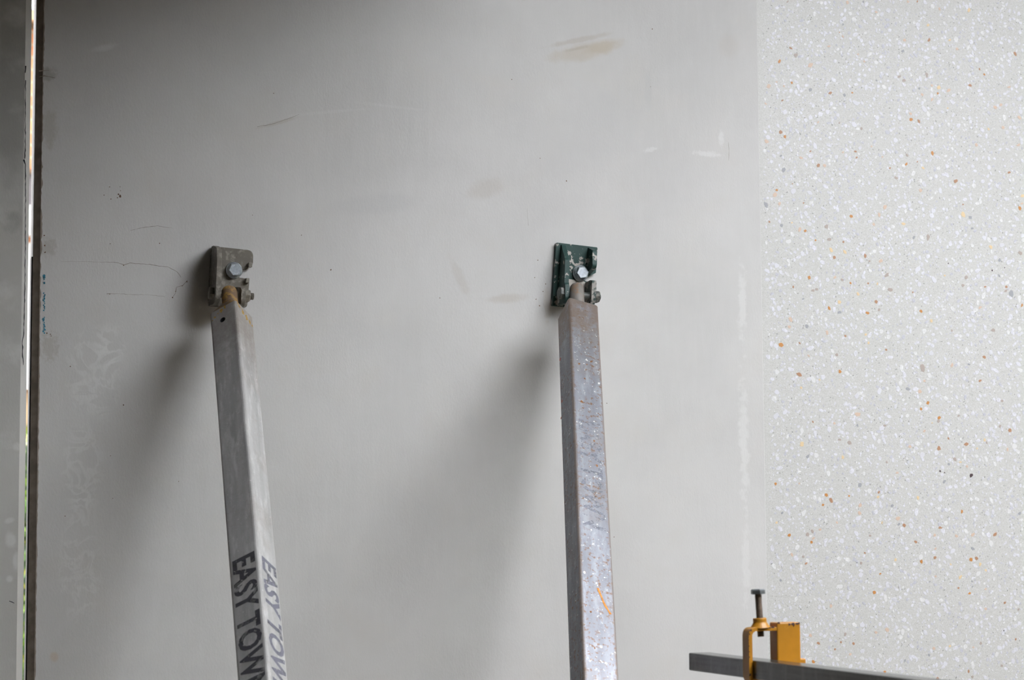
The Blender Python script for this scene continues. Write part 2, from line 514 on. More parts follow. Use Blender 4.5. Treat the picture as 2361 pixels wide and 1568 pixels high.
RX0, RX1, RY0 = -3.3, 3.4, -7.0            # bay closed by added, unseen walls that cut the ambient light
slab('floor', (RX0, RX1, RY0, THK, -0.15, 0.0), M_FLOOR, 'dark site floor under the props', 'floor')
slab('ground', (-40, 40, -40, 60, -0.4, -0.15), M_GROUND, 'bare outdoor ground around the building', 'ground')
slab('wall_side_added', (RX0 - 0.2, RX0, RY0, THK, -0.15, ZT + 0.2), M_SIDE, 'added unseen wall left of the bay, cuts stray light', 'wall')
slab('wall_far_side_added', (RX1, RX1 + 0.2, RY0, THK, -0.15, ZT + 0.2), M_SIDE, 'added unseen wall right of the bay, cuts stray light', 'wall')
slab('wall_front_added', (RX0 - 0.2, RX1 + 0.2, RY0 - 0.2, RY0, -0.15, ZT + 0.2), M_SIDE, 'added unseen wall behind the viewer, cuts stray light', 'wall')
# unseen soffit, added; its opening is sized to shape the sky light
VX0, VX1, VY0, VY1 = 0.25, 3.05, -3.75, -1.95
bm = bmesh.new()
for d in ((RX0, VX0, RY0, THK), (VX1, RX1, RY0, THK), (VX0, VX1, RY0, VY0), (VX0, VX1, VY1, THK)):
    box(bm, d[0], d[1], d[2], d[3], ZT, ZT + 0.02)
tag(link_mesh('ceiling', bm, M_CEIL), 'added dark soffit with an opening sized to shape the light', 'ceiling', kind='structure')
slab('ceiling_added_slab', (RX0, 0.03, -2.46, THK - 0.13, 3.07, 3.21), M_CEIL, 'added unseen slab that darkens the upper left of the wall', 'ceiling')  # added slab out of view, blocks sky light from the top left
slab('wall_upper_added', (-14, 14, 0.0, 0.3, ZT + 0.02, 14.0), M_SIDE, 'added unseen upper wall keeping sky light off the house', 'wall')  # added above the panels to cut the sky light behind them

# ------------------------------------------------------------------ joint details on the panels
def child(o, parent, kind=None):
    o.parent = parent
    if kind: o['kind'] = kind
    return o

# brown grout over the chamfer, ragged onto the face
bm = bmesh.new()
rows = []
jw = 0.0
py = -60.0
while py < 1640:
    e = wp(101 - 0.0134 * py, py)
    z = e.z
    jw = 0.6 * jw + random.uniform(-0.0011, 0.0013)
    j = jw * (1.6 if 300 < py < 720 else 0.7)
    rows.append([(cx - 0.0142, 0.016), (cx - 0.0142, 0.0134), (cx - 0.0004, -0.0004), (cx + 0.0015 + j, -0.0004), (z,)])
    py += random.uniform(4, 9)
prev = None
for r in rows:
    z = r[-1][0]
    vs = [bm.verts.new((x, y, z)) for x, y in r[:-1]]
    if prev:
        for i in range(3):
            bm.faces.new((prev[i], prev[i + 1], vs[i + 1], vs[i]))
    prev = vs
child(link_mesh('joint_grout', bm, M_GRIME), wall_back)
# black strip standing in for the unlit lower part of the reveal
bm = bmesh.new()
zt, zb = wp(84, 590).z, 0.02
box(bm, cx - 0.0165, cx - 0.0135, 0.018, 0.050, zb, zt)
child(link_mesh('joint_shade_strip', bm, M_BLACK), wall_back)
bm = ribbon([(59.5, 152), (58, 168)], (4, 2), -0.0003, 0.3)
child(link_mesh('sealant_line', bm, M_BLACK), wall_left)
bm = ribbon([(59, 185), (58.5, 260), (58, 340), (57.5, 366)], (1.5, 2, 1.5, 3), -0.0003, 0.5)
child(link_mesh('sealant_line', bm, M_BLACK), wall_left)
bm = ribbon([(55, 368), (58.5, 380), (58.8, 470), (58.3, 560), (57.5, 640), (56, 720), (54.5, 775), (51, 787), (52, 800), (51.5, 815), (53, 828), (54, 842)],
            (5, 2, 2, 2.2, 2, 2.2, 1.8, 1.6, 3, 3.4, 3, 1.2), -0.0003, 0.4)
child(link_mesh('sealant_line', bm, M_BLACK), wall_left)
bm = ribbon([(21, 1386), (27, 1388), (33, 1391)], (1.2, 2.2, 1.2), -0.0003, 0.3)
child(link_mesh('scratch', bm, M_BLACK), wall_left)

bm = bmesh.new()
for py in range(636, 770, 4):
    if 655 < py < 676 or random.random() < 0.15: continue
    splat(bm, wp(101.5 - 0.0134 * (py - 640) * 0.3 + random.uniform(-1, 2), py, -0.0004), random.uniform(0.0014, 0.0034), 7)
child(link_mesh('blue_paint_trace', bm, M_BLUE), wall_back)

for pts, ws in (
        ([(230, 604), (262, 604), (275, 607), (286, 611), (300, 607), (345, 610), (388, 616), (408, 626), (417, 640)], (.6, .8, 1, 1.4, 1.2, 1.1, 1.3, 1.2, .7)),
        ([(432, 646), (421, 658), (407, 662), (405, 676), (398, 686)], (1.6, 1.2, 1.6, 1, 1.2)),
        ([(246, 678), (256, 677), (300, 679), (345, 680), (380, 684)], (1.4, 1.0, .6, .6, .5)),
        ([(300, 531), (335, 524), (363, 521), (398, 526)], (.7, 1, 1.1, .5)),
        ([(593, 292), (625, 287), (650, 279), (690, 264)], (.8, 1, .8, .5)),
        ([(140, 603), (230, 604)], (.4, .6)),
        ([(90, 164), (100, 163), (113, 162)], (2.2, 2.6, 1.2)),
        ([(90, 178), (102, 175), (127, 179)], (2.0, 2.4, 1.0)),
        ([(1679, 328), (1681, 350), (1680, 370)], (.5, 1, .6)),
        ([(1215, 480), (1218, 520)], (.4, .6))):
    child(link_mesh('hairline_crack', ribbon(pts, ws, -0.0003, 0.45), M_CRACK), wall_back)

bm = bmesh.new()
for px, py, r in ((277, 452, 3.6), (273, 448, 2), (271, 456, 1.8), (253, 431, 1.3), (277, 431, 1.3), (278, 440, 1.1), (240, 450, 1.3), (256, 459, 1.6),
                  (254, 562, 1.5), (368, 561, 1.5), (631, 215, 1.3), (582, 496, 1.2), (285, 612, 1.4), (431, 650, 1.6), (420, 659, 1.5), (405, 672, 1.6),
                  (398, 686, 1.8), (253, 678, 1.7), (1014, 687, 1.4), (1306, 417, 1.8), (1504, 67, 1.6), (285, 934, 1.8), (255, 1051, 1.2), (260, 1149, 1.2),
                  (150, 1190, 1.2), (162, 845, 1.5), (1240, 600, 1.4), (1258, 655, 1.6), (1252, 672, 1.8), (1236, 690, 1.5), (1244, 705, 1.8), (1233, 640, 1.3),
                  (1399, 930, 1.3), (1416, 1238, 1.4), (763, 622, 2.0), (695, 542, 1.4), (412, 1110, 1.2), (1180, 183, 1.3), (1245, 365, 1.2), (1500, 200, 1.2),
                  (102, 543, 2.2), (103, 566, 2.4), (104, 582, 2.2), (108, 768, 1.8), (116, 771, 1.6), (118, 775, 1.4)):
    splat(bm, wp(px, py, 0.0), r * 0.00095, 7, 0.0004)
child(link_mesh('rust_specks', bm, M_RUSTSPOT), wall_back, 'stuff')

# ------------------------------------------------------------------ terrazzo stones
Z1 = "815,20,16,p 955,15,10,g 1345,15,12,p 1428,12,8,b 290,15,10,t 1880,88,18,y 1622,78,11,p 1067,105,13,p 777,214,10,g 745,284,5,o 775,320,10,p 1522,220,14,y 1315,350,16,p 1530,350,16,b 1712,350,12,y 318,422,11,b 363,484,20,t 652,405,11,p 1300,447,14,g 1776,428,15,p 2285,472,16,b 219,537,14,o 490,570,24,p 908,475,10,p 963,538,10,p 1510,655,18,t 1270,670,15,t 1312,704,15,t 1070,705,11,g 2015,652,10,o 1973,605,9,b 125,755,20,p 258,755,10,p 327,725,12,o 195,718,8,p 488,787,18,g 664,815,16,b 790,835,13,g 857,812,9,o 1555,748,12,p 1618,765,20,y 1703,792,18,p 1606,818,10,o 1445,775,11,g 1470,828,14,p 1890,748,16,b 2232,762,13,p 1557,870,14,p 245,880,9,b 98,908,9,p 2110,940,18,p 2160,918,15,p 1695,947,9,y 1370,998,15,p 1370,1047,18,o 1440,1063,15,b 2322,1030,16,p 558,1070,9,p 745,1077,10,t 938,1128,12,t 228,1158,18,b 266,1197,15,o 1165,1160,22,l 105,1240,19,p 2178,1118,17,p 2052,1130,11,y 1945,1270,16,p 2315,1270,15,p 490,1325,8,b 408,1382,14,p 232,1365,10,g 885,1328,12,b 895,1380,10,b 775,1335,10,p 1027,1283,9,p 1338,1360,14,t 1560,1342,18,o 1330,1438,13,o 1428,1417,7,b 1478,1472,12,y 560,1450,19,b 614,1452,17,p 255,1488,20,g 1187,1473,9,b 1580,1465,9,l 1122,1375,9,p 2232,1512,14,b"
Z2 = "825,66,14,l 1242,38,16,t 333,90,5,b 1764,67,19,b 195,145,13,o 178,188,20,p 100,275,22,g 218,264,15,p 430,258,7,b 1456,147,17,p 2352,197,18,y 2345,262,12,p 2327,304,18,o 1828,272,7,b 1828,360,24,y 1892,385,17,g 1908,480,11,g 848,375,17,o 1092,362,16,p 1143,293,20,p 577,377,18,l 236,453,16,g 130,423,9,b 328,430,9,y 396,491,16,p 445,503,13,o 632,465,20,t 1045,446,14,p 1306,440,16,y 1522,558,21,t 1398,560,15,g 655,577,16,t 780,600,10,b 535,585,9,o 672,670,17,y 792,688,18,y 700,734,16,b 970,723,16,b 1107,766,18,p 1008,768,10,t 2072,644,18,y 2330,697,20,t 2150,760,16,g 1160,890,20,t 480,912,16,o 705,910,12,p 767,932,13,t 842,960,10,o 996,963,10,b 1077,967,9,y 340,994,11,b 513,1025,14,t 545,1015,14,t 1190,1018,19,t 908,1056,15,y 1388,1041,8,b 1858,908,19,t 1828,982,16,t 2022,993,10,b 2208,993,14,b 2203,1028,14,t 2250,1052,28,g 2145,895,11,g 2083,850,9,d 2193,826,6,d 1699,787,6,d 1066,1123,17,b 745,1128,18,y 655,1180,15,o 745,1217,17,g 428,1098,9,g 1092,1195,15,t 990,1222,14,o 1461,1208,14,o 2345,1155,12,o 1550,1290,14,y 316,1280,18,p 305,1345,16,p 460,1338,18,g 636,1395,15,p 797,1424,12,b 975,1412,13,y 1000,1485,13,y 2093,1372,19,t 1730,1378,10,t 233,1502,24,o 395,1487,8,b 1668,895,10,y 1978,1175,14,p"
Z3 = "722,68,16,t 475,77,10,p 1155,24,12,b 1473,184,27,t 1730,160,16,p 1880,152,12,g 2015,88,16,b 392,243,21,b 750,215,16,o 570,287,9,y 410,357,12,y 1978,296,12,b 1345,368,16,g 1450,390,20,p 1245,328,12,l 1080,350,16,l 1490,298,13,p 1520,490,16,o 1460,543,14,o 2168,472,13,t 1620,620,15,o 1613,650,16,t 1558,667,8,y 1790,603,12,t 512,656,8,b 905,590,24,p 903,687,12,g 700,668,11,p 1143,690,12,t 1490,737,11,p 2152,695,14,t 2238,730,19,b 834,840,18,t 746,813,14,t 415,852,22,y 1700,802,9,b 1362,873,16,p 1618,888,20,b 1857,853,20,b 2018,815,13,y 2035,838,11,t 2218,900,12,p 1952,890,9,y 1755,985,18,t 1805,1010,9,y 467,960,15,g 775,967,15,y 1160,1010,12,t 1705,1028,13,g 1627,1088,10,d 1665,1102,6,d 1900,1125,18,d 1250,1103,12,p 1665,1180,16,g 184,1200,13,o 393,1197,8,p 925,1210,20,g 1090,1275,10,b 1083,1315,13,y 630,1298,18,o 830,1305,8,o 671,1345,18,b 600,1385,11,o 1433,1322,15,y 925,1390,16,p 920,1455,16,p 1207,1392,17,g 243,1455,11,g 1818,1443,14,o 2325,1460,15,g 1258,1505,20,p 1862,1045,13,p"
Z4 = "195,20,12,y 304,130,14,o 466,122,18,t 507,95,16,t 576,80,12,p 722,18,10,p 1118,20,9,y 1267,33,14,g 1312,43,17,b 1628,64,14,b 1580,130,15,p 1770,137,15,p 1915,125,16,p 2108,122,18,b 500,190,14,o 515,158,12,p 1013,133,12,t 1414,188,14,b 968,285,9,b 1586,248,12,p 1914,246,16,g 328,300,15,p 428,318,11,t 1580,327,16,b 1236,345,14,y 1462,360,16,o 1897,342,18,o 1948,335,18,b 1978,385,15,y 2027,437,12,y 452,378,10,b 935,372,14,t 1102,468,8,o 1720,385,9,y 1804,498,16,y 1588,490,10,p 230,525,13,g 1535,538,8,g 1908,535,9,g 1912,580,8,g 1788,593,11,b 1887,640,12,o 1052,632,17,o 2027,602,10,p 2195,722,11,b 2028,776,14,p 670,752,14,p 2315,780,11,t 1164,960,18,p 795,998,14,t 490,1010,16,p 1065,983,14,p 560,1077,14,b 868,1080,14,b 757,1068,10,b 706,1130,9,b 840,1173,12,p 515,1238,14,o 1713,1102,13,y 1573,1122,16,p 1918,1112,10,p 1985,1077,14,t 2290,1042,10,b 1142,1328,14,o 1320,1228,12,g 2168,1275,13,t 1877,1322,12,b 1910,1372,13,t 1605,1390,16,b 898,1303,12,l 1530,1180,13,g"
stones = []          # x, z, radius, colour
for oy, s in ((0, Z1), (400, Z2), (800, Z3), (1200, Z4)):
    for tok in s.split():
        a, b, r, k = tok.split(',')
        p = wp(1740 + float(a) / 3.802, oy + float(b) / 3.802)
        stones.append((p.x, p.z, float(r) / 3.802 * 0.00116, k))
XA, XB, ZA, ZB = X_TERR + 0.012, 1.62, 1.02, 3.10
cell = 0.012
grid = {}
def free(x, z, r):
    ci, cj = int(x / cell), int(z / cell)
    for i in range(ci - 2, ci + 3):
        for j in range(cj - 2, cj + 3):
            for (a, b, q) in grid.get((i, j), ()):
                if (a - x) ** 2 + (b - z) ** 2 < (0.82 * (r + q)) ** 2:
                    return False
    return True
def occupy(x, z, r):
    grid.setdefault((int(x / cell), int(z / cell)), []).append((x, z, r))
for s in stones:
    occupy(*s[:3])
# some of the same colours beyond the edge of the picture
for _ in range(90):
    x, z = random.uniform(1.38, XB), random.uniform(ZA, ZB)
    r = random.uniform(0.0026, 0.0048)
    if free(x, z, r):
        stones.append((x, z, r, random.choice('pppbbttgyo'))); occupy(x, z, r)
def scatter(n, ra, rb, kinds, xa=None, xb=None):
    out = []
    for _ in range(n):
        x, z = random.uniform(xa or XA, xb or XB), random.uniform(ZA, ZB)
        r = random.uniform(ra, rb)
        if free(x, z, r):
            out.append((x, z, r, random.choice(kinds))); occupy(x, z, r)
    return out
big_white = scatter(900, 0.0052, 0.0074, 'wwvq')
mids = scatter(3600, 0.0034, 0.0052, 'wwwvqql')
smalls = scatter(8000, 0.0020, 0.0034, 'wwvqqqll')
tiny = scatter(12000, 0.0009, 0.0019, 'wqvvsslq')
dots = scatter(6000, 0.0006, 0.0011, 'sgsgt')
# the same mix carries on along the wall outside the picture
stones += scatter(650, 0.0024, 0.0052, 'pppbbttgyo', XB, 3.37)
big_white += scatter(1500, 0.0052, 0.0074, 'wwvq', XB, 3.37)
mids += scatter(6000, 0.0034, 0.0052, 'wwwvqql', XB, 3.37)
smalls += scatter(11000, 0.0020, 0.0034, 'wwvqqqll', XB, 3.37)

def chip_outline(r, n, st):
    pts = []
    for i in range(n):
        a = 2 * math.pi * (i + random.uniform(-0.3, 0.3)) / n
        q = r * random.uniform(0.78, 1.08)
        pts.append((q * math.cos(a) * st, q * math.sin(a) / st ** 0.5))
    return pts

def chip_into(bm, x, z, r, mi, n, st, ang):
    ca, sa = math.cos(ang), math.sin(ang)
    yt = Y_T - 0.00035
    top, bot = [], []
    for (a, b) in chip_outline(r, n, st):
        u, v = a * ca - b * sa, a * sa + b * ca
        top.append(bm.verts.new((x + u, yt, z + v)))
        bot.append(bm.verts.new((x + u * 1.04, Y_T + 0.0006, z + v * 1.04)))
    f = bm.faces.new(top); f.material_index = mi
    for i in range(n):
        f = bm.faces.new((top[i], bot[i], bot[(i + 1) % n], top[(i + 1) % n])); f.material_index = mi

# the stones that show largest are single pieces sharing a dozen shapes
shapes = []
for k in range(14):
    bm = bmesh.new()
    pts = chip_outline(1.0, random.choice((5, 6, 6, 7, 8)), random.uniform(1.0, 1.45))
    top = [bm.verts.new((a * 0.95, -0.35, b * 0.95)) for a, b in pts]
    bot = [bm.verts.new((a, 0.9, b)) for a, b in pts]
    bm.faces.new(top)
    nn_ = len(pts)
    for i in range(nn_):
        bm.faces.new((top[i], bot[i], bot[(i + 1) % nn_], top[(i + 1) % nn_]))
    bmesh.ops.recalc_face_normals(bm, faces=bm.faces[:])
    me = bpy.data.meshes.new('stone_chip')
    bm.to_mesh(me); bm.free()
    me.materials.append(CHIP['w'])
    shapes.append(me)
inside = lambda s: s[0] < 1.375 and 1.20 < s[1] < 2.93
singles = sorted([s for s in stones if inside(s)], key=lambda s: -s[2])[:212]
singles += sorted([s for s in big_white if inside(s)], key=lambda s: -s[2])[:86]
chosen = set(id(s) for s in singles)
for s in singles:
    o = bpy.data.objects.new('stone_chip', random.choice(shapes))
    COL.objects.link(o)
    o.parent = wall_right
    o.location = (s[0], Y_T, s[1])
    o.rotation_euler = (0, random.uniform(0, 6.28), 0)
    o.scale = (s[2], 0.001, s[2])
    o.material_slots[0].link = 'OBJECT'
    o.material_slots[0].material = CHIP[s[3]]
keys = list(CHIP)
bm = bmesh.new()
for lst, nmin, nmax in ((stones, 5, 7), (big_white, 6, 8), (mids, 5, 8), (smalls, 5, 7), (tiny, 4, 5), (dots, 4, 5)):
    for s in lst:
        if id(s) in chosen: continue
        chip_into(bm, s[0], s[1], s[2], keys.index(s[3]), random.randint(nmin, nmax), random.uniform(1.0, 1.55), random.uniform(0, 6.28))
o = link_mesh('fine_aggregate', bm, [CHIP[k] for k in keys], wall_right)
o['kind'] = 'stuff'

# ------------------------------------------------------------------ wall brackets
def rot_frame(p, deg):
    return Matrix.Translation(p) @ Matrix.Rotation(math.radians(deg), 4, 'Y')

def fillet(pts, radii, seg=4):
    """Round chosen corners of an outline."""
    out = []
    k = len(pts)
    for i, (p, r) in enumerate(zip(pts, radii)):
        if not r:
            out.append(p); continue
        P = Vector(p); A = Vector(pts[i - 1]); B = Vector(pts[(i + 1) % k])
        a = P + (A - P).normalized() * r; b = P + (B - P).normalized() * r
        for j in range(seg + 1):
            t = j / seg
            q = a * (1 - t) ** 2 + P * 2 * t * (1 - t) + b * t ** 2
            out.append((q.x, q.y))
    return out

def pin_bolt(parent, x_left, x_right, y, z, r_head, mat, thread):
    """Horizontal pivot bolt: head outside the left ear, nut and thread outside the right ear."""
    along = lambda x: Matrix.Translation((x, y, z)) @ Matrix.Rotation(math.pi / 2, 4, 'Y')
    bm = bmesh.new()
    lathe(bm, [(0.0085, x_left - 0.001), (0.0085, x_right + 0.0135)], 20, Matrix.Translation((0, y, z)) @ Matrix.Rotation(math.pi / 2, 4, 'Y'))
    pin = link_mesh('pivot_pin', bm, mat, parent)
    bm = bmesh.new()
    hex_head(bm, r_head, 0.0, 0.010, Matrix.Translation((x_left, y, z)) @ Matrix.Rotation(-math.pi / 2, 4, 'Y'), 0.3)
    link_mesh('bolt_head', bm, mat, pin)
    bm = bmesh.new()
    hex_head(bm, r_head * 0.95, 0.0, 0.013, along(x_right), 0.5)
    link_mesh('nut', bm, mat, pin)
    bm = bmesh.new()
    prof = []
    zc = 0.013
    while zc < 0.013 + thread:
        prof += [(0.0078, zc), (0.0068, zc + 0.0009)]
        zc += 0.0018
    lathe(bm, prof, 20, along(x_right))
    link_mesh('thread_end', bm, mat, pin)
    return pin

# grey bracket
pL = wp(537.5, 624.5)
gb = empty('prop_bracket', rot_frame(pL, 2.8), 'dirty grey steel wall bracket with rounded plate holding the left prop', 'bracket')
bm = bmesh.new()
prism(bm, fillet([(-0.053, 0.050), (0.041, 0.048), (0.042, 0.016), (0.028, 0.004), (0.010, 0.004), (0.010, -0.015), (0.036, -0.016), (0.034, -0.080), (-0.053, -0.084)],
                 [0.012, 0.012, 0.004, 0, 0.004, 0.004, 0.002, 0.006, 0.014]), 'y', -0.0085, 0.0, 0.0012)
link_mesh('base_plate', bm, M_BR_GREY, gb)
bm = bmesh.new()
prism(bm, fillet([(-0.004, 0.050), (-0.030, 0.048), (-0.068, 0.039), (-0.080, 0.010), (-0.086, -0.030), (-0.088, -0.072), (-0.074, -0.086), (-0.004, -0.084)],
                 [0, 0.006, 0.010, 0, 0, 0.008, 0.01, 0]), 'x', -0.052, -0.041, 0.0015)
link_mesh('ear', bm, M_BR_GREY, gb)
bm = bmesh.new()
prism(bm, fillet([(-0.004, -0.036), (-0.060, -0.043), (-0.078, -0.050), (-0.078, -0.080), (-0.060, -0.086), (-0.004, -0.082)],
                 [0, 0.004, 0.008, 0.008, 0.004, 0]), 'x', 0.006, 0.016, 0.0012)
link_mesh('ear', bm, M_BR_GREY, gb)
for (x, z) in ((0.034, 0.014), (0.0295, -0.0215)):
    bm = bmesh.new()
    box(bm, x - 0.0035, x + 0.0045, -0.020, -0.006, z - 0.005, z + 0.0055, 0.0012)
    link_mesh('lug', bm, M_NUT, gb)
pin_bolt(gb, -0.052, 0.016, -0.058, -0.061, 0.0155, M_NUT, 0.009)

# green bracket
pR = wp(1332.5, 632)
nb_ = empty('prop_bracket', rot_frame(pR, 4.3), 'chipped dark green steel wall bracket holding the right prop', 'bracket')
bm = bmesh.new()
prism(bm, fillet([(-0.062, 0.066), (0.040, 0.066), (0.040, 0.006), (0.024, -0.004), (0.010, -0.004), (0.010, -0.014), (0.026, -0.018), (0.026, -0.080), (-0.062, -0.082)],
                 [0.002, 0.002, 0, 0, 0.003, 0.003, 0, 0.002, 0.002]), 'y', -0.013, 0.0, 0.001)
link_mesh('base_plate', bm, M_BR_GREEN, nb_)
bm = bmesh.new()          # cement-caked seat below the slot
prism(bm, [(-0.040, -0.016), (0.009, -0.017), (0.0155, -0.020), (0.0155, -0.078), (-0.040, -0.078)], 'y', -0.0150, -0.012, 0.0008)
link_mesh('cement_crust', bm, M_CEMENT, nb_)
bm = bmesh.new()
prism(bm, fillet([(-0.008, 0.064), (-0.016, 0.062), (-0.050, 0.022), (-0.054, -0.032), (-0.060, -0.036), (-0.068, -0.070), (-0.060, -0.080), (-0.008, -0.080)],
                 [0, 0.002, 0.004, 0.002, 0.002, 0.006, 0.006, 0]), 'x', -0.051, -0.0405, 0.001)
link_mesh('ear', bm, M_BR_GREEN, nb_)
bm = bmesh.new()
prism(bm, fillet([(-0.008, 0.064), (-0.016, 0.062), (-0.046, 0.052), (-0.052, 0.016), (-0.046, 0.010), (-0.008, -0.001)],
                 [0, 0.002, 0.004, 0.004, 0.003, 0]), 'x', 0.016, 0.027, 0.001)
link_mesh('ear', bm, M_BR_GREEN, nb_)
bm = bmesh.new()
prism(bm, fillet([(-0.008, -0.020), (-0.046, -0.018), (-0.060, -0.020), (-0.062, -0.066), (-0.054, -0.078), (-0.008, -0.078)],
                 [0, 0.003, 0.005, 0.006, 0.006, 0]), 'x', 0.0145, 0.0255, 0.001)
link_mesh('ear', bm, M_EAR, nb_)
pin_bolt(nb_, -0.051, 0.0255, -0.046, -0.056, 0.0155, M_NUT_G, 0.003)

# anchor bolts
def anchor(frame, y0, label, r_fl):
    root = empty('anchor_bolt', frame, label, 'bolt', 'zinc anchor bolts in the brackets')
    R = Matrix.Translation((0, y0, 0)) @ Matrix.Rotation(math.pi / 2, 4, 'X')     # local z -> -y
    bm = bmesh.new()
    lathe(bm, [(0.0095, 0.045), (0.0095, 0.0)][::-1], 20, Matrix.Translation((0, y0 + 0.045, 0)) @ Matrix.Rotation(math.pi / 2, 4, 'X'))
    link_mesh('shank', bm, M_ZINC, root)
    bm = bmesh.new()
    lathe(bm, [(r_fl, 0.0), (r_fl, 0.003), (r_fl - 0.0008, 0.004), (0.012, 0.0048)], 40, R)
    link_mesh('washer', bm, M_ZINC, root, True)
    bm = bmesh.new()
    lathe(bm, [(r_fl - 0.002, 0.0045), (r_fl - 0.0022, 0.006), (0.0145, 0.0085)], 40, R)
    hex_head(bm, 0.0158, 0.006, 0.0175, R, 0.2)
    h = link_mesh('hex_head', bm, M_ZINC, root)
    bm = bmesh.new()
    for a in range(9):
        t = math.radians(-150 + a * 22) if a < 6 else math.radians(110 + (a - 6) * 20)
        for rr in (0.0088, 0.0102):
            q = Vector((rr * math.cos(t) * random.uniform(.95, 1.05), rr * math.sin(t), 0.0175))
            c0 = R @ q
            box(bm, c0.x - 0.0008, c0.x + 0.0008, c0.y - 0.0005, c0.y + 0.0005, c0.z - 0.0006, c0.z + 0.0006)
    link_mesh('head_marking', bm, M_ZMARK, h)['kind'] = 'stuff'
    return root
anchor(rot_frame(pL, 2.8), -0.0085, 'zinc hex bolt fixing the grey bracket to the wall', 0.0185)
anchor(rot_frame(pR, 4.3), -0.0150, 'shiny zinc hex bolt fixing the green bracket to the wall', 0.0190)

# ------------------------------------------------------------------ raking props
def rounded_square(w, r=0.006, seg=3):
    h = w / 2
    pts = []
    for cxx, cyy, a0 in ((h - r, h - r, 0), (-h + r, h - r, 90), (-h + r, -h + r, 180), (h - r, -h + r, 270)):
        for j in range(seg + 1):
            a = math.radians(a0 + 90 * j / seg)
            pts.append((cxx + r * math.cos(a), cyy + r * math.sin(a)))
    return pts

def prop(p0, d, tw, w, label, mat):
    d = Vector(d).normalized()
    u = d.cross(Vector((0, 0, 1))).normalized()
    v = u.cross(d)
    ex = u * math.cos(tw) + v * math.sin(tw)
    ez = -d
    ey = ez.cross(ex)
    top = Vector(p0) + d * (-0.0236)
    M = Matrix.Identity(4)
    for i in range(3):
        M[i][0], M[i][1], M[i][2], M[i][3] = ex[i], ey[i], ez[i], top[i]
    # foot on the floor
    L = (top.z - 0.06) / -d.z
    root = empty('raking_prop', M, label, 'prop', 'square tube wall props')
    return root, M, L, d

def face_axes(M, w):
    """Outward axes of the two side faces the camera can see, left one first, in object space."""
    inv = M.inverted()
    c = (inv @ EYE)
    c = Vector((c.x, c.y, 0))
    axes = [Vector(a) for a in ((1, 0, 0), (-1, 0, 0), (0, 1, 0), (0, -1, 0)) if Vector(a).dot(c) > w / 2]
    axes.sort(key=lambda a: (M.to_3x3() @ a).dot(RIGHT))
    return axes

def text_mesh(body):
    cu = bpy.data.curves.new('txt', 'FONT')
    cu.body = body
    cu.size = 1.0
    cu.resolution_u = 3
    cu.offset = 0.030
    t = bpy.data.objects.new('txt', cu)
    COL.objects.link(t)
    dg = bpy.context.evaluated_depsgraph_get()
    me = bpy.data.meshes.new_from_object(t.evaluated_get(dg))
    bpy.data.objects.remove(t)
    return me

def lettering(root, tube, M, axis, w, t0, length, height, shift, mat, body):
    """Stencilled words running down a face, letter tops towards the right."""
    me = text_mesh(body)
    xs = [v.co.x for v in me.vertices]; ys = [v.co.y for v in me.vertices]
    x0, x1, y0, y1 = min(xs), max(xs), min(ys), max(ys)
    up = Vector((0, 0, 1)).cross(axis) * -1
    if (M.to_3x3() @ up).dot(RIGHT) < 0: up = -up
    for vtx in me.vertices:
        a = (vtx.co.x - x0) / (x1 - x0) * length
        b = ((vtx.co.y - y0) / (y1 - y0) - 0.5) * height + shift
        vtx.co = axis * (w / 2 + 0.0004) + up * b + Vector((0, 0, -(t0 + a)))
    me.materials.clear(); me.materials.append(mat)
    me.name = 'stencil_lettering'
    o = bpy.data.objects.new('stencil_lettering', me)
    COL.objects.link(o)
    o.parent = tube
    return o

def make_tube(root, w, L, mat, hole=None):
    bm = bmesh.new()
    prism(bm, rounded_square(w), 'z', -L, 0.0)
    o = link_mesh('tube', bm, mat, root)
    if hole:
        axis, t, off, r = hole
        bm = bmesh.new()
        q = axis.to_track_quat('Z', 'Y').to_matrix().to_4x4()
        lathe(bm, [(r, w / 2 - 0.05), (r, w / 2 + 0.01)], 24, Matrix.Translation(Vector((0, 0, -t)) + off) @ q)
        cut = link_mesh('cut', bm, mat)
        md = o.modifiers.new('cut', 'BOOLEAN')
        md.operation = 'DIFFERENCE'; md.object = cut; md.solver = 'EXACT'
        sv = o.parent; o.parent = None
        dg = bpy.context.evaluated_depsgraph_get()
        me = bpy.data.meshes.new_from_object(o.evaluated_get(dg))
        o.modifiers.clear()
        o.data = me; o.parent = sv
        me.materials.append(M_BLACK)  # black lining puts the shade of the hole into colour
        c0 = Vector((0, 0, -t)) + off
        for p in me.polygons:
            q = Vector(p.center) - c0
            dep = q.dot(axis)
            if dep < w / 2 - 0.001 and (q - axis * dep).length < r * 1.05 and p.area < 0.001:
                p.material_index = 1
        bpy.data.objects.remove(cut)
    return o

def foot(root, M, L, d):
    inv = M.to_3x3().inverted()
    bm = bmesh.new()
    box(bm, -0.09, 0.09, -0.13, 0.05, 0.0, 0.012, 0.002)
    for s in (-1, 1):
        box(bm, s * 0.045 - 0.004, s * 0.045 + 0.004, -0.05, 0.03, 0.010, 0.085)
    base = M @ Vector((0, 0, -L))
    T = M.inverted() @ Matrix.Translation((base.x, base.y, 0.0))
    for v in bm.verts: v.co = T @ v.co
    link_mesh('foot_plate', bm, M_NUT, root)

